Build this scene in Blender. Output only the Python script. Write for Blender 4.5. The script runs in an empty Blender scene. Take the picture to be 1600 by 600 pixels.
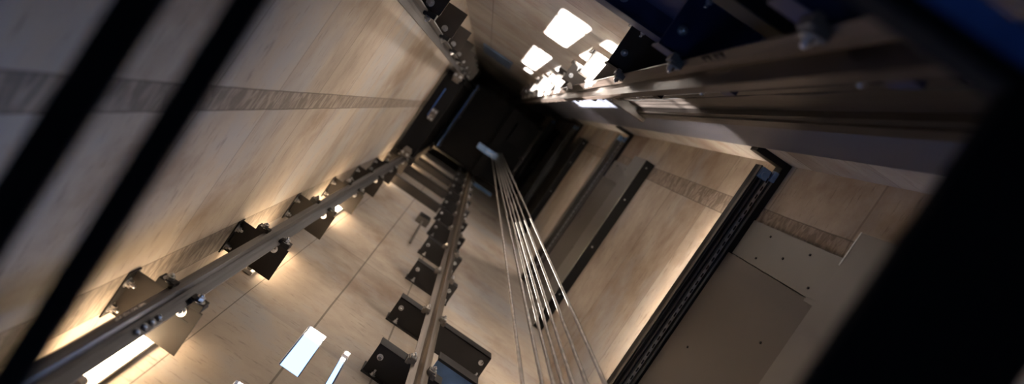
import bpy, bmesh, math, random
from mathutils import Vector, Matrix
random.seed(7)
COL = bpy.context.scene.collection
S = bpy.context.scene

# ------------------------------------------------------------------ materials
def newmat(name):
    m = bpy.data.materials.new(name); m.use_nodes = True
    nt = m.node_tree; nt.nodes.clear()
    o = nt.nodes.new('ShaderNodeOutputMaterial')
    b = nt.nodes.new('ShaderNodeBsdfPrincipled')
    nt.links.new(b.outputs[0], o.inputs[0])
    return m, nt, b

def N(nt, t, **kw):
    n = nt.nodes.new(t)
    for k, v in kw.items(): setattr(n, k, v)
    return n

def metal(name, col, metallic=.9, rough=.4, var=.35, scale=(30, 30, 2), bump=.05, dirt=None):
    m, nt, b = newmat(name)
    tc = N(nt, 'ShaderNodeTexCoord'); mp = N(nt, 'ShaderNodeMapping'); mp.inputs['Scale'].default_value = scale
    nz = N(nt, 'ShaderNodeTexNoise'); nz.inputs['Scale'].default_value = 1; nz.inputs['Detail'].default_value = 6
    nt.links.new(tc.outputs['Object'], mp.inputs[0]); nt.links.new(mp.outputs[0], nz.inputs['Vector'])
    cr = N(nt, 'ShaderNodeValToRGB')
    c2 = dirt or tuple(c*(1-var) for c in col)
    cr.color_ramp.elements[0].position = .3; cr.color_ramp.elements[0].color = (*c2, 1)
    cr.color_ramp.elements[1].position = .65; cr.color_ramp.elements[1].color = (*col, 1)
    nt.links.new(nz.outputs['Fac'], cr.inputs[0]); nt.links.new(cr.outputs[0], b.inputs['Base Color'])
    b.inputs['Metallic'].default_value = metallic
    mr = N(nt, 'ShaderNodeMapRange'); mr.inputs[3].default_value = rough*.75; mr.inputs[4].default_value = min(1, rough*1.3)
    nt.links.new(nz.outputs['Fac'], mr.inputs[0]); nt.links.new(mr.outputs[0], b.inputs['Roughness'])
    if bump:
        bp = N(nt, 'ShaderNodeBump'); bp.inputs['Strength'].default_value = bump; bp.inputs['Distance'].default_value = .01
        nt.links.new(nz.outputs['Fac'], bp.inputs['Height']); nt.links.new(bp.outputs[0], b.inputs['Normal'])
    return m

def math_n(nt, op, a, b=None, c=None):
    n = N(nt, 'ShaderNodeMath', operation=op)
    for i, v in enumerate((a, b, c)):
        if v is None: continue
        if isinstance(v, (int, float)): n.inputs[i].default_value = v
        else: nt.links.new(v, n.inputs[i])
    return n.outputs[0]

def mix(nt, f, a, b, mode='MIX'):
    n = N(nt, 'ShaderNodeMix', data_type='RGBA', blend_type=mode)
    for s, v in ((n.inputs[0], f), (n.inputs[6], a), (n.inputs[7], b)):
        if isinstance(v, (int, float)): s.default_value = v
        elif isinstance(v, tuple): s.default_value = (*v, 1)
        else: nt.links.new(v, s)
    return n.outputs[2]

def concrete(name, horiz, cols, strips=(), seams=(), board=.62, seed=0.0, joint=.45):
    cols = [tuple(x*.80 for x in c) for c in cols]
    """horiz: 'X' or 'Y' axis running along the wall. strips: rough vertical bands (lo,hi). seams: thin vertical joints."""
    m, nt, b = newmat(name)
    g = N(nt, 'ShaderNodeNewGeometry'); sp = N(nt, 'ShaderNodeSeparateXYZ')
    nt.links.new(g.outputs['Position'], sp.inputs[0])
    h = sp.outputs[horiz]; z = sp.outputs['Z']
    # boards: horizontal casting boards, slightly wavy edge
    nzw = N(nt, 'ShaderNodeTexNoise'); nzw.inputs['Scale'].default_value = 1.3
    nt.links.new(g.outputs['Position'], nzw.inputs['Vector'])
    zz = math_n(nt, 'ADD', math_n(nt, 'DIVIDE', z, board), math_n(nt, 'MULTIPLY', nzw.outputs['Fac'], .03))
    zz = math_n(nt, 'ADD', zz, 100.0+seed)
    fl = math_n(nt, 'FLOOR', zz); fr = math_n(nt, 'FRACT', zz)
    cx = N(nt, 'ShaderNodeCombineXYZ'); nt.links.new(fl, cx.inputs[0]); cx.inputs[1].default_value = seed
    wn = N(nt, 'ShaderNodeTexWhiteNoise'); wn.noise_dimensions = '3D'; nt.links.new(cx.outputs[0], wn.inputs['Vector'])
    # wide stain clouds, streaks along the boards
    def noise(sc, hs, zs, det, off):
        c = N(nt, 'ShaderNodeCombineXYZ')
        nt.links.new(math_n(nt, 'MULTIPLY_ADD', h, hs, off), c.inputs[0]); nt.links.new(math_n(nt, 'MULTIPLY', z, zs), c.inputs[1])
        c.inputs[2].default_value = seed
        n = N(nt, 'ShaderNodeTexNoise'); n.inputs['Scale'].default_value = sc; n.inputs['Detail'].default_value = det
        n.inputs['Roughness'].default_value = .62
        nt.links.new(c.outputs[0], n.inputs['Vector']); return n.outputs['Fac']
    n1 = noise(1, .9, .9, 4, 3.1); n5 = noise(1, 4.5, 5.0, 9, 2.2); n2 = noise(1, 2.6, 7.5, 10, 7.7); n3 = noise(60, 1, 1, 4, 1.1); n4 = noise(1, 9, 40, 8, 5.2)
    cr = N(nt, 'ShaderNodeValToRGB'); els = cr.color_ramp.elements
    els[0].position = 0; els[0].color = (*cols[0], 1); els[1].position = 1; els[1].color = (*cols[-1], 1)
    for i, c in enumerate(cols[1:-1]):
        e = els.new((i+1)/(len(cols)-1)); e.color = (*c, 1)
    fac = math_n(nt, 'ADD', math_n(nt, 'MULTIPLY', wn.outputs['Value'], .42), math_n(nt, 'MULTIPLY_ADD', n1, 1.3, -.42))
    fac = math_n(nt, 'ADD', fac, math_n(nt, 'MULTIPLY_ADD', n5, .7, -.35))
    fac = math_n(nt, 'ADD', fac, math_n(nt, 'MULTIPLY_ADD', n2, .5, -.22))
    nt.links.new(fac, cr.inputs[0]); col = cr.outputs[0]
    # grey-blue laitance patches and brown damp stains of their own shape
    n6 = noise(1, .8, 1.3, 6, 21.5+seed); n7 = noise(1, 1.5, .9, 7, 33.3+seed)
    r6 = N(nt, 'ShaderNodeMapRange'); r6.inputs[1].default_value = .48; r6.inputs[2].default_value = .66; nt.links.new(n6, r6.inputs[0])
    col = mix(nt, math_n(nt, 'MULTIPLY', r6.outputs[0], .65), col, (.33, .345, .375))
    r7 = N(nt, 'ShaderNodeMapRange'); r7.inputs[1].default_value = .54; r7.inputs[2].default_value = .68; nt.links.new(n7, r7.inputs[0])
    col = mix(nt, math_n(nt, 'MULTIPLY', r7.outputs[0], .6), col, (.20, .13, .09))
    # fine streaks & pores
    r2 = N(nt, 'ShaderNodeMapRange'); r2.inputs[1].default_value = .58; r2.inputs[2].default_value = .70; nt.links.new(n4, r2.inputs[0])
    col = mix(nt, math_n(nt, 'MULTIPLY', r2.outputs[0], .55), col, tuple(c*.55 for c in cols[0]))
    r3 = N(nt, 'ShaderNodeMapRange'); r3.inputs[1].default_value = .62; r3.inputs[2].default_value = .7; nt.links.new(n3, r3.inputs[0])
    col = mix(nt, math_n(nt, 'MULTIPLY', r3.outputs[0], .18), col, (.1, .08, .07))
    # board joint line
    ln = math_n(nt, 'LESS_THAN', fr, .018)
    col = mix(nt, math_n(nt, 'MULTIPLY', ln, joint), col, (.12, .10, .09))
    height = math_n(nt, 'MULTIPLY', ln, -.6)
    for lo, hi in strips:
        wob = math_n(nt, 'MULTIPLY_ADD', n1, .02, h)
        inside = math_n(nt, 'MULTIPLY', math_n(nt, 'GREATER_THAN', wob, lo+.01), math_n(nt, 'LESS_THAN', wob, hi+.01))
        c = N(nt, 'ShaderNodeCombineXYZ'); nt.links.new(h, c.inputs[0]); nt.links.new(math_n(nt, 'MULTIPLY', z, 2.2), c.inputs[1])
        vo = N(nt, 'ShaderNodeTexNoise'); vo.inputs['Scale'].default_value = 9; vo.inputs['Detail'].default_value = 9
        vo.inputs['Distortion'].default_value = 1.2
        nt.links.new(c.outputs[0], vo.inputs['Vector'])
        rv = N(nt, 'ShaderNodeMapRange'); rv.inputs[1].default_value = .42; rv.inputs[2].default_value = .62; nt.links.new(vo.outputs['Fac'], rv.inputs[0])
        rough_c = mix(nt, rv.outputs[0], tuple(x*.55 for x in cols[0]), tuple(x*.85 for x in cols[1]))
        col = mix(nt, math_n(nt, 'MULTIPLY', inside, .85), col, rough_c)
        edge = math_n(nt, 'ADD', math_n(nt, 'COMPARE', wob, lo+.01, .004), math_n(nt, 'COMPARE', wob, hi+.01, .004))
        col = mix(nt, math_n(nt, 'MINIMUM', math_n(nt, 'MULTIPLY', edge, .6), 1), col, (.08, .065, .055))
        height = math_n(nt, 'ADD', height, math_n(nt, 'MULTIPLY', inside, math_n(nt, 'MULTIPLY', rv.outputs[0], -.6)))
    for s, w in seams:
        e = math_n(nt, 'COMPARE', math_n(nt, 'MULTIPLY_ADD', n1, .012, h), s+.006, w)
        col = mix(nt, math_n(nt, 'MULTIPLY', e, .75), col, (.09, .075, .065))
        height = math_n(nt, 'SUBTRACT', height, e)
    nt.links.new(col, b.inputs['Base Color']); b.inputs['Roughness'].default_value = .82
    hh = math_n(nt, 'ADD', height, math_n(nt, 'MULTIPLY', n2, .5))
    bp = N(nt, 'ShaderNodeBump'); bp.inputs['Strength'].default_value = .35; bp.inputs['Distance'].default_value = .012
    nt.links.new(hh, bp.inputs['Height']); nt.links.new(bp.outputs[0], b.inputs['Normal'])
    return m

tan = [(.30, .25, .21), (.41, .35, .295), (.50, .435, .37), (.45, .44, .44), (.58, .52, .46)]
M = {}
M['wallA'] = concrete('concrete_left', 'Y', tan, strips=((-.57, -.47), (-1.55, -1.36)), board=.66, seed=2.3)
M['wallB'] = concrete('concrete_back', 'X', [(.27, .23, .20), (.38, .34, .31), (.50, .47, .44), (.54, .52, .50)], seams=((-.47, .004), (.62, .004)), board=.8, seed=5.7)
M['wallC'] = concrete('concrete_right', 'Y', [(.28, .21, .17), (.42, .35, .29), (.56, .49, .42), (.60, .56, .51)], strips=((.31, .45),), board=.9, seed=9.4)
M['wallD'] = concrete('concrete_near', 'X', tan, seams=((-.10, .006), (.335, .006), (-.52, .003)), board=1.7, seed=13.1, joint=.2)
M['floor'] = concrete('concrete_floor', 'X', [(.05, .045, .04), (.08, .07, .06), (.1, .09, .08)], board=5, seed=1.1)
M['black'] = metal('black_painted_steel', (.010, .009, .010), .0, .5, .4, (8, 8, 8))
M['black_brown'] = metal('dark_bracket_steel', (.016, .010, .007), .0, .6, .45, (10, 10, 10), .04)
M['navy'] = metal('navy_painted_steel', (.010, .016, .055), .0, .45, .4, (9, 9, 9), .04)
M['rail'] = metal('machined_rail_steel', (.24, .205, .18), .85, .38, .5, (60, 60, 1.5), .05)
M['rail_dark'] = metal('brown_rail_steel', (.085, .066, .058), .8, .36, .5, (60, 60, 1.5), .05)
M['channel'] = metal('dark_channel_steel', (.045, .038, .036), .7, .4, .4, (40, 40, 2), .04)
M['railL'] = metal('dull_rail_steel', (.18, .18, .19), .75, .42, .45, (60, 60, 1.5), .05)
M['zinc'] = metal('zinc_plated_steel', (.62, .64, .68), .95, .28, .25, (40, 40, 40), .03)
for k_ in ('black', 'navy'):
    M[k_].node_tree.nodes['Principled BSDF'].inputs['Specular IOR Level'].default_value = .3
M['galv'] = metal('galvanised_sheet', (.21, .20, .19), .55, .48, .15, (3, 3, 3), .02)
M['galv_dark'] = metal('galvanised_sheet_dull', (.13, .115, .105), .45, .55, .15, (3, 3, 3), .02)
M['duct'] = metal('blue_grey_sheet', (.09, .10, .14), .45, .5, .15, (4, 4, 1), .02)
M['track'] = metal('brushed_aluminium', (.50, .50, .52), .85, .35, .3, (4, 60, 4), .03)
M['bluesteel'] = metal('blue_steel', (.05, .15, .50), .2, .4, .4, (6, 6, 6), .04)
M['blueled'] = metal('pale_blue_sheet', (.20, .34, .62), .4, .35, .5, (6, 6, 6), .04)
M['rope'] = metal('wire_rope_steel', (.58, .54, .50), .8, .38, .5, (40, 40, 25), .2)
M['matte'] = metal('matte_black_paint', (.004, .004, .005), 0, .8, .3, (5, 5, 5), 0)
M['matte'].node_tree.nodes['Principled BSDF'].inputs['Specular IOR Level'].default_value = .12
M['rubber'] = metal('black_rubber', (.008, .008, .009), 0, .6, .3, (20, 20, 20), .05)
M['white'] = metal('white_plastic', (.6, .6, .58), 0, .5, .1, (5, 5, 5), 0)

def emis(name, col, s):
    m, nt, b = newmat(name)
    b.inputs['Base Color'].default_value = (*col, 1); b.inputs['Emission Color'].default_value = (*col, 1)
    b.inputs['Emission Strength'].default_value = s
    return m
M['tube'] = emis('warm_tube_glow', (1, .72, .44), 52)

M['added_tube'] = emis('added_neutral_glow', (1, .80, .60), 300)
M['added_weak_tube'] = emis('added_weak_glow', (1, .82, .64), 130)
# ------------------------------------------------------------------ mesh helpers
class MB:
    def __init__(s): s.bm = bmesh.new()
    def box(s, x0, x1, y0, y1, z0, z1, bev=0):
        b2 = bmesh.new(); bmesh.ops.create_cube(b2, size=1)
        bmesh.ops.scale(b2, vec=(abs(x1-x0), abs(y1-y0), abs(z1-z0)), verts=b2.verts)
        bmesh.ops.translate(b2, vec=((x0+x1)/2, (y0+y1)/2, (z0+z1)/2), verts=b2.verts)
        if bev: bmesh.ops.bevel(b2, geom=list(b2.edges), offset=bev, segments=2, profile=.7, affect='EDGES')
        s._add(b2); return s
    def _add(s, b2):
        me = bpy.data.meshes.new('t'); b2.to_mesh(me); b2.free(); s.bm.from_mesh(me); bpy.data.meshes.remove(me)
    def prism(s, pts, z0, z1, bev=0):
        b2 = bmesh.new(); vs = [b2.verts.new((x, y, z0)) for x, y in pts]
        f = b2.faces.new(vs); r = bmesh.ops.extrude_face_region(b2, geom=[f])
        bmesh.ops.translate(b2, vec=(0, 0, z1-z0), verts=[v for v in r['geom'] if isinstance(v, bmesh.types.BMVert)])
        bmesh.ops.recalc_face_normals(b2, faces=b2.faces)
        if bev: bmesh.ops.bevel(b2, geom=list(b2.edges), offset=bev, segments=2, affect='EDGES')
        s._add(b2); return s
    def cyl(s, p0, p1, r, n=16, r2=None):
        p0, p1 = Vector(p0), Vector(p1); d = p1-p0
        b2 = bmesh.new(); bmesh.ops.create_cone(b2, cap_ends=True, segments=n, radius1=r, radius2=r if r2 is None else r2, depth=d.length)
        q = d.to_track_quat('Z', 'Y').to_matrix().to_4x4()
        bmesh.ops.transform(b2, matrix=Matrix.Translation((p0+p1)/2) @ q, verts=b2.verts)
        s._add(b2); return s
    def dome(s, c, r, ax, flat=.5):
        b2 = bmesh.new(); bmesh.ops.create_uvsphere(b2, u_segments=12, v_segments=8, radius=r)
        bmesh.ops.scale(b2, vec=(1, 1, flat), verts=b2.verts)
        q = Vector(ax).to_track_quat('Z', 'Y').to_matrix().to_4x4()
        bmesh.ops.transform(b2, matrix=Matrix.Translation(c) @ q, verts=b2.verts)
        s._add(b2); return s
    def bolt(s, p, ax, r=.012, h=.014, stud=.022):
        p = Vector(p); ax = Vector(ax).normalized()
        s.cyl(p, p+ax*.003, r*1.45, 18)             # washer
        s.cyl(p+ax*.003, p+ax*(.003+h), r, 6)       # hex nut
        s.cyl(p+ax*.003, p+ax*(.003+stud), r*.5, 10)
        s.dome(p+ax*(.003+stud), r*.5, ax)
        return s
    def build(s, name, mat, parent=None, smooth=False):
        me = bpy.data.meshes.new(name); s.bm.to_mesh(me); s.bm.free()
        if smooth:
            for p in me.polygons: p.use_smooth = True
            try: me.set_sharp_from_angle(angle=math.radians(35))
            except Exception: pass
        me.materials.append(mat)
        o = bpy.data.objects.new(name, me); COL.objects.link(o)
        if parent: o.parent = parent
        return o

def tag(o, label, cat, group=None):
    o['label'] = label; o['category'] = cat
    if group: o['group'] = group
    return o
def empty(name, loc=(0, 0, 0), label=None, cat=None, group=None):
    o = bpy.data.objects.new(name, None); COL.objects.link(o); o.location = loc; o.empty_display_size = .05
    if label: tag(o, label, cat, group)
    return o
def struct(o): o['kind'] = 'structure'; return o
def dup(root, loc, label, scale=None):
    r = root.copy(); COL.objects.link(r); r.location = loc; r['label'] = label
    if scale: r.scale = scale
    for ch in list(root.children):
        c = ch.copy(); COL.objects.link(c); c.parent = r
        for g in list(ch.children):
            d = g.copy(); COL.objects.link(d); d.parent = c
    return r
ORD = ['topmost', 'second', 'third', 'fourth', 'fifth', 'sixth', 'seventh', 'eighth', 'ninth', 'tenth', 'eleventh', 'twelfth']

# ------------------------------------------------------------------ the shaft
A, B, C, D = -.80, .77, 1.80, -1.64
TOP, BOT = 3.2, -21.0
struct(MB().box(A-.25, A, D-.06, B+.25, BOT, TOP).build('wall_left', M['wallA']))
struct(MB().box(A, C, B, B+.25, BOT, TOP).build('wall_back', M['wallB']))
struct(MB().box(C, C+.25, D-.06, B+.25, BOT, TOP).build('wall_right', M['wallC']))
w = MB()   # wall with the glazing openings high above the view
xs = [(-.23, -.01), (.12, .34), (.60, .80)]
rows = [(2.10, .65), (-.35, -2.85)]
slots = [(-.13, -.01, -3.72, -3.17), (.12, .16, -3.70, -3.25)]  # narrow openings added to give this wall its bright patches
zt = TOP
for z1, z0 in rows:
    w.box(A, C, D-.06, D, z1, zt)
    px = A
    for x0, x1 in xs:
        w.box(px, x0, D-.06, D, z0, z1); px = x1
    w.box(px, C, D-.06, D, z0, z1); zt = z0
w.box(A, C, D-.06, D, BOT, -3.72)
w.box(A, -.13, D-.06, D, -3.72, zt); w.box(-.01, .12, D-.06, D, -3.72, zt); w.box(.16, C, D-.06, D, -3.72, zt)
w.box(-.13, -.01, D-.06, D, -3.17, zt); w.box(.12, .16, D-.06, D, -3.25, zt)
struct(w.build('wall_front', M['wallD']))
k = 1
for z1, z0 in rows:
    for x0, x1 in xs:
        fr = MB()
        t = .012
        fr.box(x0, x0+t, D-.05, D-.03, z0, z1); fr.box(x1-t, x1, D-.05, D-.03, z0, z1)
        fr.box(x0, x1, D-.05, D-.03, z0, z0+t); fr.box(x0, x1, D-.05, D-.03, z1-t, z1)
        fr.box(x0, x1, D-.05, D-.03, z1-.32, z1-.30)
        struct(fr.build('window_%d' % k, M['black'])); k += 1
for x0, x1, z0, z1 in slots:
    fr = MB(); t = .006
    fr.box(x0, x0+t, D-.05, D-.03, z0, z1); fr.box(x1-t, x1, D-.05, D-.03, z0, z1)
    fr.box(x0, x1, D-.05, D-.03, z0, z0+t); fr.box(x0, x1, D-.05, D-.03, z1-t, z1)
    struct(fr.build('window_%d' % k, M['black'])); k += 1
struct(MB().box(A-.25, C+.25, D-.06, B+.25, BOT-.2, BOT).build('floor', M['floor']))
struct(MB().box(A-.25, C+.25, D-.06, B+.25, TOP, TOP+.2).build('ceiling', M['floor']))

# ------------------------------------------------------------------ guide rails
def t_profile(cx, yb, s, w=.115, tip=.075, ft=.012, bt=.018, web=.9):
    """flange back at yb, blade pointing in direction s (+1/-1) along y"""
    h = w/2; b = bt/2
    return [(cx-h, yb), (cx+h, yb), (cx+h, yb+s*ft*.6), (cx+b+.012, yb+s*ft*1.2), (cx+b*web, yb+s*ft*2.0),
            (cx+b*web, yb+s*tip*.55), (cx+b, yb+s*tip*.58), (cx+b, yb+s*tip), (cx-b, yb+s*tip), (cx-b, yb+s*tip*.58), (cx-b*web, yb+s*tip*.55),
            (cx-b*web, yb+s*ft*2.0), (cx-b-.012, yb+s*ft*1.2), (cx-h, yb+s*ft*.6)]
RX, RYD, RYB = -.597, -1.355, .235
def rail(cx, yb, s, label, mat, **kw):
    o = MB().prism(t_profile(cx, yb, s, **kw), BOT, TOP, bev=0).build('guide_rail', mat)
    return tag(o, label, 'rail', 'steel guide rails of the lift shaft')
r1 = rail(RX, RYD, 1, 'long T-shaped steel guide rail with joint bolts running beside the fluorescent tubes', M['railL'])
r2 = rail(RX, RYB, -1, 'steel guide rail in the upper left corner by the stacked black brackets', M['railL'])
r3 = rail(.53, -1.45, 1, 'pale T-shaped steel guide rail between the seven wire ropes and the tube lights', M['rail'], w=.12, tip=.08)
r4 = rail(.53, .52, -1, 'big sunlit T-shaped steel guide rail with stamped marks, left of the sheet metal duct', M['rail_dark'], w=.12, tip=.095, bt=.034, web=.42)
# rail joints: bolt heads either side of the blade
for dz in (0, .05, .10, .15):
    for sx in (-.035, .035): MB().bolt((RX+sx, RYD+.009, -2.38+dz), (0, 1, 0), .011, .01, .012).build('joint_bolt', M['zinc'], r1, True)
j = MB(); j.box(RX-.05, RX+.05, RYD-.016, RYD-.001, -2.5, -2.12, .002); j.build('joint_plate', M['railL'], r1)
# stamped marks on the sunlit rail
for i, (dx, wd) in enumerate(((0, .014), (.055, .014), (.11, .014), (.16, .014))):
    z = -1.86-dx
    m_ = MB(); m_.box(.472, .508, .5075, .5140, z-wd, z)
    if i % 2 == 0: m_.box(.472, .480, .5075, .5140, z-.04, z)
    else: m_.box(.500, .508, .5075, .5140, z-.04, z)
    m_.build('stamped_mark', M['black'], r4)

# ------------------------------------------------------------------ brackets on the left wall (rails 1 and 2)
def left_bracket(name, s, label, group):
    """origin: wall point beside the rail, s=+1 -> plate reaches towards -y (rail at the +y edge)"""
    r = empty(name, (0, 0, 0), label, 'bracket', group)
    P = .325                       # plate reach from wall
    yA, yB = 0, -s*.205
    MB().box(.002, P, min(yA, yB), max(yA, yB), -.008, 0, .0015).build('plate', M['black_brown'], r)
    MB().box(0.0, .008, min(yA, yB)-.004, max(yA, yB)+.004, -.03, .060, .0015).build('wall_flange', M['black'], r)
    # down-turned front flange that carries the rail
    MB().box(.10, .31, min(0, -s*.008), max(0, -s*.008), -.09, 0, .0015).build('rail_flange', M['black_brown'], r)
    for dy in (.045, .165):
        MB().bolt((.008, -s*dy, .032), (1, 0, 0), .016, .018, .032).build('wall_bolt', M['zinc'], r, True)
    c0 = .80+RX
    for dx in (-.075, .075):
        c = MB()
        c.box(c0+dx-.036, c0+dx+.036, s*.001, s*.032, -.055, .006, .003)
        c.box(c0+dx-.022-.012*(1 if dx > 0 else -1), c0+dx+.022-.012*(1 if dx > 0 else -1), s*.012, s*.036, -.04, .0, .003)
        cl = c.build('rail_clip', M['black'], r)
        MB().bolt((c0+dx, s*.030, -.02), (0, s, 0), .018, .018, .026).build('clip_bolt', M['zinc'], cl, True)
    # slotted bolt through the plate and slots
    MB().bolt((.245, -s*.035, 0), (0, 0, 1), .016, .012, .02).build('plate_bolt', M['zinc'], r, True)
    for xa, xb in ((.255, .295), (.205, .225)): MB().box(xa, xb, -s*.058, -s*.066, .0002, .0012).build('slot', M['rubber'], r)
    return r
g1 = 'black brackets along the left rail beside the tubes'
b0 = left_bracket('rail_bracket', 1, 'large dark rail bracket lowest left in view, beside the brightest tube end', g1)
b0.location = (A, RYD-.006, -2.606)
for i in range(1, 11):
    dup(b0, (A, RYD-.006, -2.606-1.13*i), 'dark bracket on the tube-side left rail, %s counting down from the viewer' % ORD[i])
g2 = 'black brackets in the upper left corner'
b1 = left_bracket('rail_bracket', -1, 'dark rail bracket at the top edge above the left wall, nearest of its corner stack', g2)
b1.location = (A, RYB+.006, -3.36)
for i in range(1, 8):
    dup(b1, (A, RYB+.006, -3.36-1.13*i), 'dark bracket in the upper left corner stack, %s counting down from the viewer' % ORD[i])

# ------------------------------------------------------------------ brackets of the large rails (origin at rail back, plate to wall)
def car_bracket(s, reach, mat, label, group, x0=-.16, x1=.17):
    """s=+1: wall lies towards +y"""
    r = empty('car_rail_bracket', (0, 0, 0), label, 'bracket', group)
    MB().box(x0, x1, min(0, s*reach), max(0, s*reach), -.010, 0, .0015).build('plate', mat, r)
    MB().box(x0, x1, min(0, s*.01), max(0, s*.01), -.10, 0, .0015).build('rail_flange', mat, r)
    MB().box(x0-.005, x1+.005, s*reach-.01, s*reach+.01, -.11, .012, .0015).build('rear_flange', mat, r)
    for dx in (x0+.045, x1-.045):
        MB().bolt((dx, s*(reach*.35), 0), (0, 0, 1), .013, .012, .018).build('plate_bolt', M['zinc'], r, True)
        MB().bolt((dx+.02, s*(reach-.012), .0), (0, -s, 0), .013, .014, .03).build('rear_bolt', M['zinc'], r, True)
    for d in (-1, 1):
        c = MB(); c.box(d*.065-.022, d*.065+.022, -s*.038, -s*.001, -.05, .008, .004)
        c.box(d*.085-.012, d*.085+.012, -s*.026, s*.006, -.05, .012, .003)
        cl = c.build('rail_clip', M['galv_dark'], r)
        MB().bolt((d*.070, -s*.038, -.02), (0, -s, 0), .013, .014, .02).build('clip_bolt', M['zinc'], cl, True)
    return r
g3 = 'brackets carrying the sunlit rail'
c0 = car_bracket(1, .24, M['navy'], 'navy rail bracket at the top right, blurred and nearest the viewer on the sunlit rail', g3)
c0.location = (.53, .522, -1.28)
dup(c0, (.53, .522, -2.25), 'navy rail bracket lapping over the end of the long navy beam, beside the stamped rail')
c2 = car_bracket(1, .24, M['black'], 'black rail bracket tucked under the navy beam, its clip on the sunlit rail', g3)
c2.location = (.53, .522, -3.21)
c3 = car_bracket(1, .165, M['black_brown'], 'brown rail bracket in the sun patch with a bright bolt, just below the black bracket', g3)
c3.location = (.53, .522, -4.18)
for i in range(1, 9):
    dup(c3, (.53, .522, -4.18-.97*i), 'brown bracket on the sunlit rail, %s one below the black bracket' % ORD[i])
g4 = 'brackets carrying the pale rail near the ropes'
d0 = car_bracket(-1, .185, M['black'], 'black rail bracket on the pale rail, lowest in the picture and nearest the viewer', g4, -.27, .15)
d0.location = (.53, -1.452, -3.62)
for i in range(2, 13):
    dup(d0, (.53, -1.452, -3.62-.97*i), 'black bracket on the pale rail left of the ropes, %s counting down' % (ORD[i] if i < 12 else 'deepest one'))

d1 = car_bracket(-1, .185, M['black'], 'wide black rail bracket reaching from the pale rail towards the ropes', g4, -.27, .50)
d1.location = (.53, -1.452, -4.50)
pl = empty('steel_plate', (.62, D, -3.86), 'pale blue steel plate right of the pale rail at the bottom edge', 'plate')
MB().box(0, .27, 0, .215, -.008, 0, .001).build('plate_top', M['blueled'], pl)
MB().box(0, .285, .205, .222, -.10, .004, .001).build('plate_lip', M['black'], pl)
# horizontal navy beams fixed to the back wall
def wall_beam(x0, x1, y0, z, mat, label):
    r = empty('wall_beam', (x0, B, -z), label, 'beam')
    m = MB(); m.box(0, x1-x0, y0-B, 0, -.008, 0, .001); m.box(0, x1-x0, y0-B, y0-B+.008, -.10, .006, .001)
    m.box(0, x1-x0, -.008, 0, -.10, .012, .001); m.build('angle_beam', mat, r)
    if x0 < 0: MB().box(0, x1-x0-.02, -.022, -.010, .002, 1.3, .001).build('added_dark_plate', mat, r)  # plate added to darken the lit wall above the beam
    for f in (.40, .75):
        MB().bolt(((x1-x0)*f, (y0-B)/2, 0), (0, 0, 1), .016, .012, .016).build('bolt', M['zinc'], r, True)
    return r
wall_beam(-.12, .72, .65, 2.72, M['navy'], 'long navy steel beam on the back wall, its end under a bracket beside the stamped rail')
wall_beam(.20, .655, .60, 1.70, M['black'], 'black steel beam at the top edge right of the navy beam')

# ------------------------------------------------------------------ duct, channel and cables on the back wall
o = MB()
o.prism([(.66, .77), (.66, .712), (.70, .712), (.70, .722), (.90, .722), (.905, .712), (1.476, .712), (1.476, .77)], BOT, TOP)
tag(o.build('vertical_duct', M['duct']), 'flat blue-grey sheet metal duct running down the back wall beside the corner', 'duct')
ch = empty('cable_channel', (.99, .655, -5.39), 'open steel channel ending in a square cap in front of the blue-grey duct', 'channel')
pr = [(-.14, .05), (-.14, 0), (-.115, 0), (-.115, .006), (-.132, .006), (-.132, .042), (.06, .042), (.06, .012), (.09, .012), (.09, .0), (.144, 0), (.144, .05)]
MB().prism(pr, .03, 3.93).build('channel_body', M['channel'], ch)
MB().box(-.16, .16, -.035, .05, -.03, .04, .004).build('end_cap', M['black_brown'], ch)
for i, (x, y) in enumerate(((.870, .683), (.892, .690), (.915, .684))):
    m = MB(); pts = []
    n = 40; 
    for q in range(n+1):
        z = -5.33+3.85*q/n
        pts.append((x+.004*math.sin(q*.9+i*2), y+.003*math.sin(q*.7+i), z))
    for a_, b_ in zip(pts, pts[1:]): m.cyl(a_, b_, .0055, 10)
    tag(m.build('control_cable', M['rubber'], None, True), 'thin black control cable lying in the open steel channel', 'cable', 'control cables in the channel')

tag(MB().box(.64, 1.79, .66, .705, -1.42, TOP, .004).build('added_dark_panel', M['black']), 'added black panel darkening the top right corner behind the blue-edged beam', 'panel')  # sheet added to darken the corner over the duct and wall
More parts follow.
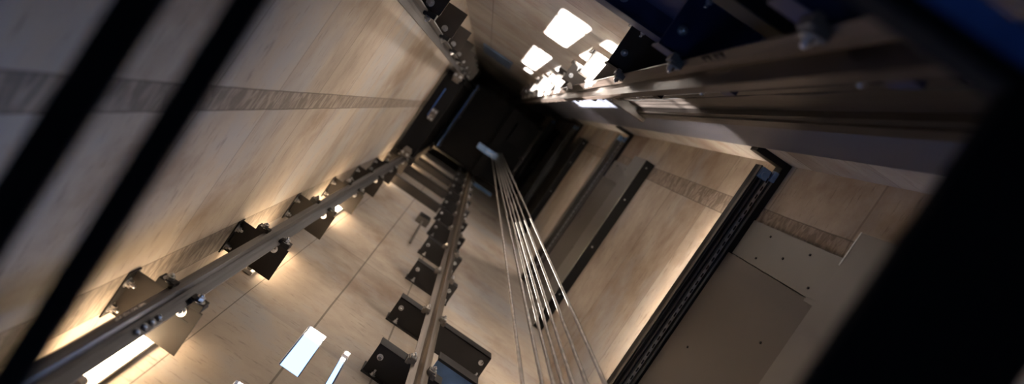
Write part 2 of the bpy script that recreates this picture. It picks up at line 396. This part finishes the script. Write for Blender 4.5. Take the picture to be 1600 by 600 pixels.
# ------------------------------------------------------------------ landing units on the right wall
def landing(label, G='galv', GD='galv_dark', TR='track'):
    r = empty('landing_header', (C, 0, 0), label, 'landing header', 'metal landing headers down the right wall')
    y0, y1 = D+.01-0, .67
    # black frame (L) against the walls
    m = MB(); m.box(-.045, 0, D+.005, B-.001, -.10, 0, .002); m.box(-.245, -.045, .725, B-.001, -.10, 0, .002)
    m.build('backing_frame', M['black'], r)
    # track beam
    m = MB(); m.box(-.165, -.048, y0, y1, -.09, -.02, .002)
    bm_ = m.build('track_beam', M['black'], r)
    m = MB(); m.box(-.150, -.144, y0, y1-.03, -.02, -.004, .001); m.box(-.120, -.112, y0, y1-.03, -.02, -.004, .001)
    m.box(-.165, -.160, y0, y1, -.03, .004, .001)
    m.build('guide_lip', M[GD], bm_)
    m = MB(); m.box(-.096, -.076, y0, y1-.03, -.02, .008, .001)
    tr = m.build('toothed_rail', M[TR], bm_)
    m = MB(); m.box(-.062, -.050, y0, y1-.01, -.02, .012, .001); m.build('edge_strip', M[G], bm_)
    n0 = len(tr.data.polygons); tr.data.materials.append(M['rubber'])
    m = MB(); m.bm.from_mesh(tr.data)
    for i in range(38): m.box(-.090, -.082, y1-.08-i*.06, y1-.05-i*.06, .006, .0105)
    m.bm.faces.ensure_lookup_table()
    for i in range(n0, len(m.bm.faces)): m.bm.faces[i].material_index = 1
    m.bm.to_mesh(tr.data); m.bm.free()
    m = MB(); m.box(-.155, -.10, y1-.075, y1-.005, -.02, .03, .003); m.cyl((-.13, y1-.05, .03), (-.13, y1-.05, .05), .02, 16)
    m.box(-.085, -.055, y1-.06, y1+.01, .0, .035, .003)
    m.build('hanger_roller', M['blueled'], r)
    # sheet metal panels above the track
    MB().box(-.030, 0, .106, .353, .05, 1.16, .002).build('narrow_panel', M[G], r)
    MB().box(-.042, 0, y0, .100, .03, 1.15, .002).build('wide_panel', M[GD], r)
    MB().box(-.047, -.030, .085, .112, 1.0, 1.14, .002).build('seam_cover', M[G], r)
    for (y, z) in ((.15, .95), (.15, .35), (.30, .35), (.30, .80), (.22, .60)):
        MB().cyl((-.030, y, z), (-.035, y, z), .007, 10).build('panel_screw', M['black'], r, True)
    for (y, z) in ((-.2, .9), (-.8, .9), (-.5, .3)): MB().cyl((-.042, y, z), (-.047, y, z), .007, 10).build('panel_screw', M['black'], r, True)
    # protruding box with black top
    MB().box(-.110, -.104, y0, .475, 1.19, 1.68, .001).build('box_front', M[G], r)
    m = MB(); m.box(-.104, 0, y0, .474, 1.20, 1.679); m.build('box_top', M['matte'], r)
    MB().box(-.112, -.096, .30, .477, 1.18, 1.19, .001).build('box_edge', M[TR], r)
    for y in (-1.2, -.6, .0, .40): MB().cyl((-.06, y, 1.679), (-.06, y, 1.684), .008, 10).build('box_screw', M['zinc'], r, True)
    return r
L0 = landing('grey sheet metal landing panels and slotted track nearest the viewer, lower right')
L0.location = (C, 0, -4.03)
dup(L0, (C, 0, -8.38), 'landing panels with black-topped box at mid depth on the right wall')
L2 = landing('darker landing panels third down the right wall, next to the black pit', 'black', 'black', 'galv_dark')  # same unit as the upper landings, built in darker materials
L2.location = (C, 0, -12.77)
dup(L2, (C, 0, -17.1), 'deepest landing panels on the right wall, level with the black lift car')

# ------------------------------------------------------------------ cross beams on the wall behind the tubes
for z, h, mt, lb in ((8.9, .12, 'black_brown', 'dark beam nearest the viewer'), (10.25, .2, 'black_brown', 'dark beam between two orange-lit stripes'),
                     (11.75, .3, 'black_brown', 'dark beam below the orange-lit stripes'), (12.75, .03, 'galv', 'pale ledge above the last dark block'),
                     (13.4, 1.5, 'black_brown', 'tall dark block between two pale ledges'), (15.3, .03, 'galv', 'deepest pale ledge beside the black lift car')):
    m = MB(); m.box(A, .255, D, D+(.12 if h > .05 else .10), -z-h, -z, .003)
    tag(m.build('cross_beam', M[mt]), lb+', spanning between left rail and pale rail', 'beam', 'cross beams between the two rails')

# junction box
j = empty('junction_box', (.06, D, -7.7), 'small grey junction box on the wall left of the pale rail', 'box')
MB().box(0, .16, .0, .09, -.22, 0, .006).build('box_body', M['galv_dark'], j)
MB().box(.01, .15, .09, .10, -.21, -.01, .004).build('cover', M['black'], j)
MB().cyl((.08, .045, 0), (.08, .045, 1.2), .012, 12).build('conduit', M['galv_dark'], j, True)
# blue light on the deep walls, put in as coloured blocks
tag(MB().box(.55, 1.2, D, D+.08, -14.3, -14.2, .004).build('blue_light_block', M['blueled']), 'blue light, put in as a block, on the wall beside the ropes where they reach the car', 'tray')
tag(MB().box(-.60, -.05, B-.025, B-.003, -11.4, -9.9, .004).build('blue_light_panel', M['blueled']), 'dim blue light, put in as a thin panel, low on the back wall above the black pit', 'panel')

# ------------------------------------------------------------------ fluorescent tubes
def tube(label):
    r = empty('fluorescent_lamp', (0, 0, 0), label, 'lamp', 'tube lights along the left rail')
    MB().box(-.03, .03, -.035, -.015, -.72, .02, .004).build('housing', M['white'], r)
    MB().cyl((0, 0.005, -.66), (0, .005, -.02), .016, 18).build('glass_tube', M['tube'], r, True)
    for z_ in (-.02, -.70): MB().cyl((0, .005, z_), (0, .005, z_+.04), .018, 18).build('lamp_holder', M['white'], r, True)
    return r
t0 = tube('glowing fluorescent tube nearest the viewer, lower left beside the rail')
t0.location = (-.62, D+.04, -2.22)
for i, z in enumerate((3.83, 5.57, 8.6, 10.85, 12.0, 14.7)):
    dup(t0, (-.62, D+.04, -z), 'tube light behind the left rail brackets, %s counting down from the viewer' % ORD[i+1])

def added_track_tube(z, label, col_):  # unseen tubes added to brighten the walls below each landing
    r = empty('fluorescent_lamp', (1.725, -.32, -z), label, 'lamp', 'added tube lights under the landing tracks')
    MB().box(-.02, .03, -.62, .62, -.005, .02, .003).build('housing', M['white'], r)
    MB().cyl((0, -.58, -.022), (0, .58, -.022), .014, 18).build('glass_tube', col_, r, True)
    for y_ in (-.62, .58): MB().cyl((0, y_, -.022), (0, y_+.04, -.022), .017, 18).build('lamp_holder', M['white'], r, True)
added_track_tube(4.155, 'added unseen tube light under the nearest landing track on the right wall', M['added_tube'])
added_track_tube(8.505, 'added unseen tube light under the second landing track on the right wall', M['added_weak_tube'])
# ------------------------------------------------------------------ wire ropes
def unp(px, py, depth):
    vx, vy = px-762, py-165
    return Vector(((.8241*vx+.5664*vy)*depth/1000, (.5664*vx-.8241*vy)*depth/1000, -depth))
def strand_rope(p0, p1, r, name):
    """four-sided twisted outer surface: rope with visible lay"""
    d = p1-p0; L = d.length; u = d.normalized()
    a_ = u.orthogonal().normalized(); b_ = u.cross(a_)
    bm = bmesh.new(); n = 12; steps = int(L/.035); prev = None
    for i in range(steps+1):
        t = i/steps; c = p0+d*t; tw = t*L/.10*2*math.pi/6*1.0
        ring = []
        for k_ in range(n):
            an = 2*math.pi*k_/n
            rr = r*(1+.10*math.cos(6*(an-tw)))
            ring.append(bm.verts.new(c+a_*math.cos(an)*rr+b_*math.sin(an)*rr))
        if prev:
            for k_ in range(n): bm.faces.new((prev[k_], prev[(k_+1) % n], ring[(k_+1) % n], ring[k_]))
        else: bm.faces.new(ring[::-1])
        prev = ring
    bm.faces.new(prev)
    me = bpy.data.meshes.new(name); bm.to_mesh(me); bm.free(); me.materials.append(M['rope'])
    for p in me.polygons: p.use_smooth = True
    o = bpy.data.objects.new(name, me); COL.objects.link(o); return o
nearx = (815, 845, 862, 876, 892, 913, 941); farx = (768, 771.5, 774, 776, 778, 780.5, 783.5)
RL = ['leftmost of the seven steel wire ropes', 'second wire rope from the left of seven', 'third wire rope from the left of seven', 'middle one of the seven steel wire ropes',
      'third wire rope from the right of seven', 'second wire rope from the right of seven', 'rightmost of the seven steel wire ropes']
for i in range(7):
    pn = unp(nearx[i], 590, 2.3); pf = unp(farx[i], 240, 12.55)
    d = (pn-pf)/(pn.z-pf.z)
    o = strand_rope(pf, pf+d*(1.2-pf.z), .0075, 'wire_rope')
    tag(o, RL[i]+', running down to the lift car', 'wire rope', 'hoisting ropes')

# ------------------------------------------------------------------ lift car
car = empty('lift_car', (.4, -.55, -15.4), 'black lift car at the bottom of the shaft under the wire ropes', 'lift car')
X0, X1, Y0, Y1 = -.80, .80, -.74, .82
MB().box(X0, X1, Y0, Y1, 0.0, 2.4, .01).build('car_body', M['matte'], car)
for x0, x1, y0, y1, mt in ((X0, X1, Y0, Y0+.03, 'matte'), (X0, X1, Y1-.03, Y1, 'matte'), (X0, X0+.03, Y0+.03, Y1-.03, 'bluesteel'), (X1-.03, X1, Y0+.03, Y1-.03, 'matte')):
    MB().box(x0, x1, y0, y1, 2.4, 2.44, .004).build('roof_edge', M[mt], car)
MB().box(.06, .22, Y0, Y1, 2.44, 2.70, .006).build('crosshead', M['matte'], car)
h_ = MB(); h0 = h_.box(-.12, .34, -.26, -.14, 2.70, 2.76, .006).build('rope_hitch', M['blueled'], car)  # blue glint on the hitch is put into its pale colour
m = MB()
for dx in (.20, .24, .28, .32): MB().cyl((dx-.1, -.2, 2.76), (dx-.1, -.2, 2.86), .012, 10).build('hitch_rod', M['zinc'], h0, True)
for x0, x1, y0, y1 in ((X0+.06, X0+.06, Y0+.1, Y1-.1), (X1-.06, X1-.06, Y0+.1, Y1-.1)):
    m = MB()
    for z in (2.9, 3.2): m.cyl((x0, y0, z), (x1, y1, z), .014, 10)
    for y in (y0, (y0+y1)/2, y1): m.cyl((x0, y, 2.4), (x0, y, 3.2), .014, 10)
    m.build('handrail', M['black'], car, True)
m = MB(); m.box(.3, .55, .2, .6, 2.4, 2.62, .01); m.build('control_box', M['matte'], car)

# counterweight between the left rails
cw = empty('counterweight', (-.60, -.56, -13.2), 'black counterweight frame on the left wall between its two rails', 'counterweight')
m = MB()
m.box(-.16, .13, -.69, -.61, 0, 3.9, .005); m.box(-.16, .13, .61, .69, 0, 3.9, .005)
m.box(-.16, .13, -.69, .69, 3.72, 3.9, .006); m.box(-.16, .13, -.69, .69, 0, .12, .006)
m.build('frame', M['matte'], cw)
m = MB()
for i in range(26): m.box(-.13, .10, -.60, .60, .13+i*.12, .13+i*.12+.112, .004)
m.build('filler_weight', M['matte'], cw)
m = MB(); m.box(-.05, -.035, -.05, .42, 3.9, 3.93, .003); m.build('top_strip', M['bluesteel'], cw)
for s in (-1, 1):
    m = MB(); m.box(-.05, .08, s*.62, s*.72, 3.9, 4.05, .006); m.cyl((.015-.05, s*.62, 4.02), (.015+.05, s*.62, 4.02), .05, 20)
    sh = m.build('guide_shoe', M['galv_dark'], cw)
    for dx in (-.03, .05): MB().bolt((dx, s*.67, 4.05), (0, 0, 1), .016, .016, .03).build('shoe_bolt', M['zinc'], sh, True)
m = MB(); m.box(-.03, .06, -.09, .09, 3.9, 3.98, .005); m.build('hitch_plate', M['galv_dark'], cw)
m = MB()
for dx, dy in ((-.01, -.06), (.04, -.06), (-.01, .06), (.04, .06)): MB().bolt((dx, dy, 3.98), (0, 0, 1), .014, .014, .05).build('hitch_bolt', M['zinc'], cw, True)

# ------------------------------------------------------------------ out-of-focus steelwork right below the viewer
zz = -.60
def near_bar(x, sl, w, label):
    m = MB(); xa = x-sl*D; xb = x-sl*B      # slightly skewed across the opening
    m.prism([(xa-w/2, D), (xa+w/2, D), (xb+w/2, B), (xb-w/2, B)], zz-.012, zz, .002)
    return tag(m.build('steel_bar', M['matte']), label, 'bar', 'blurred black bars close to the viewer')
near_bar(-.331, .032, .043, 'leftmost blurred black bar crossing the left wall diagonally close to the viewer')
near_bar(-.245, .042, .032, 'thinner blurred black bar right of the leftmost one, crossing the left wall')
m = MB(); m.box(.397, .56, D, .29, zz-.018, zz, .003)
tag(m.build('machine_beam', M['matte']), 'wide blurred black beam filling the lower right corner', 'beam')
mb = empty('edge_beam', (0, .30, zz), 'blurred dark beam with a blue edge crossing the top right corner', 'beam')
MB().box(A, C, -.008, .014, -.05, 0, .004).build('dark_angle', M['matte'], mb)
MB().box(A, C, .014, .052, -.05, -.005, .004).build('blue_edge', M['bluesteel'], mb)  # cool light along this edge is put into its blue colour

# ------------------------------------------------------------------ light
sun = bpy.data.lights.new('sun', 'SUN'); sun.energy = 300; sun.angle = math.radians(.5); sun.color = (1, .93, .84)
so = bpy.data.objects.new('sun', sun); COL.objects.link(so)
dirv = Vector((.27, 2.41, -6.0)); so.rotation_euler = dirv.to_track_quat('-Z', 'Y').to_euler(); so.location = (0, -6, 10)
wd = bpy.data.worlds.new('world'); S.world = wd; wd.use_nodes = True
bg = wd.node_tree.nodes['Background']; bg.inputs[0].default_value = (.28, .50, 1, 1); bg.inputs[1].default_value = 2.8

# ------------------------------------------------------------------ camera: looks straight down the shaft
cam = bpy.data.cameras.new('camera'); cam.sensor_width = 36; cam.lens = 22.5
cam.shift_x = 38/1600; cam.shift_y = -135/1600; cam.clip_start = .05; cam.clip_end = 100
cam.dof.use_dof = True; cam.dof.focus_distance = 3.5; cam.dof.aperture_fstop = 1.0
co = bpy.data.objects.new('camera', cam); COL.objects.link(co)
co.location = (0, 0, 0); co.rotation_euler = (0, 0, math.radians(34.5)); S.camera = co

S.view_settings.view_transform = 'Standard'; S.view_settings.look = 'None'
S.view_settings.gamma = 1; S.view_settings.use_curve_mapping = False; S.view_settings.exposure = .22
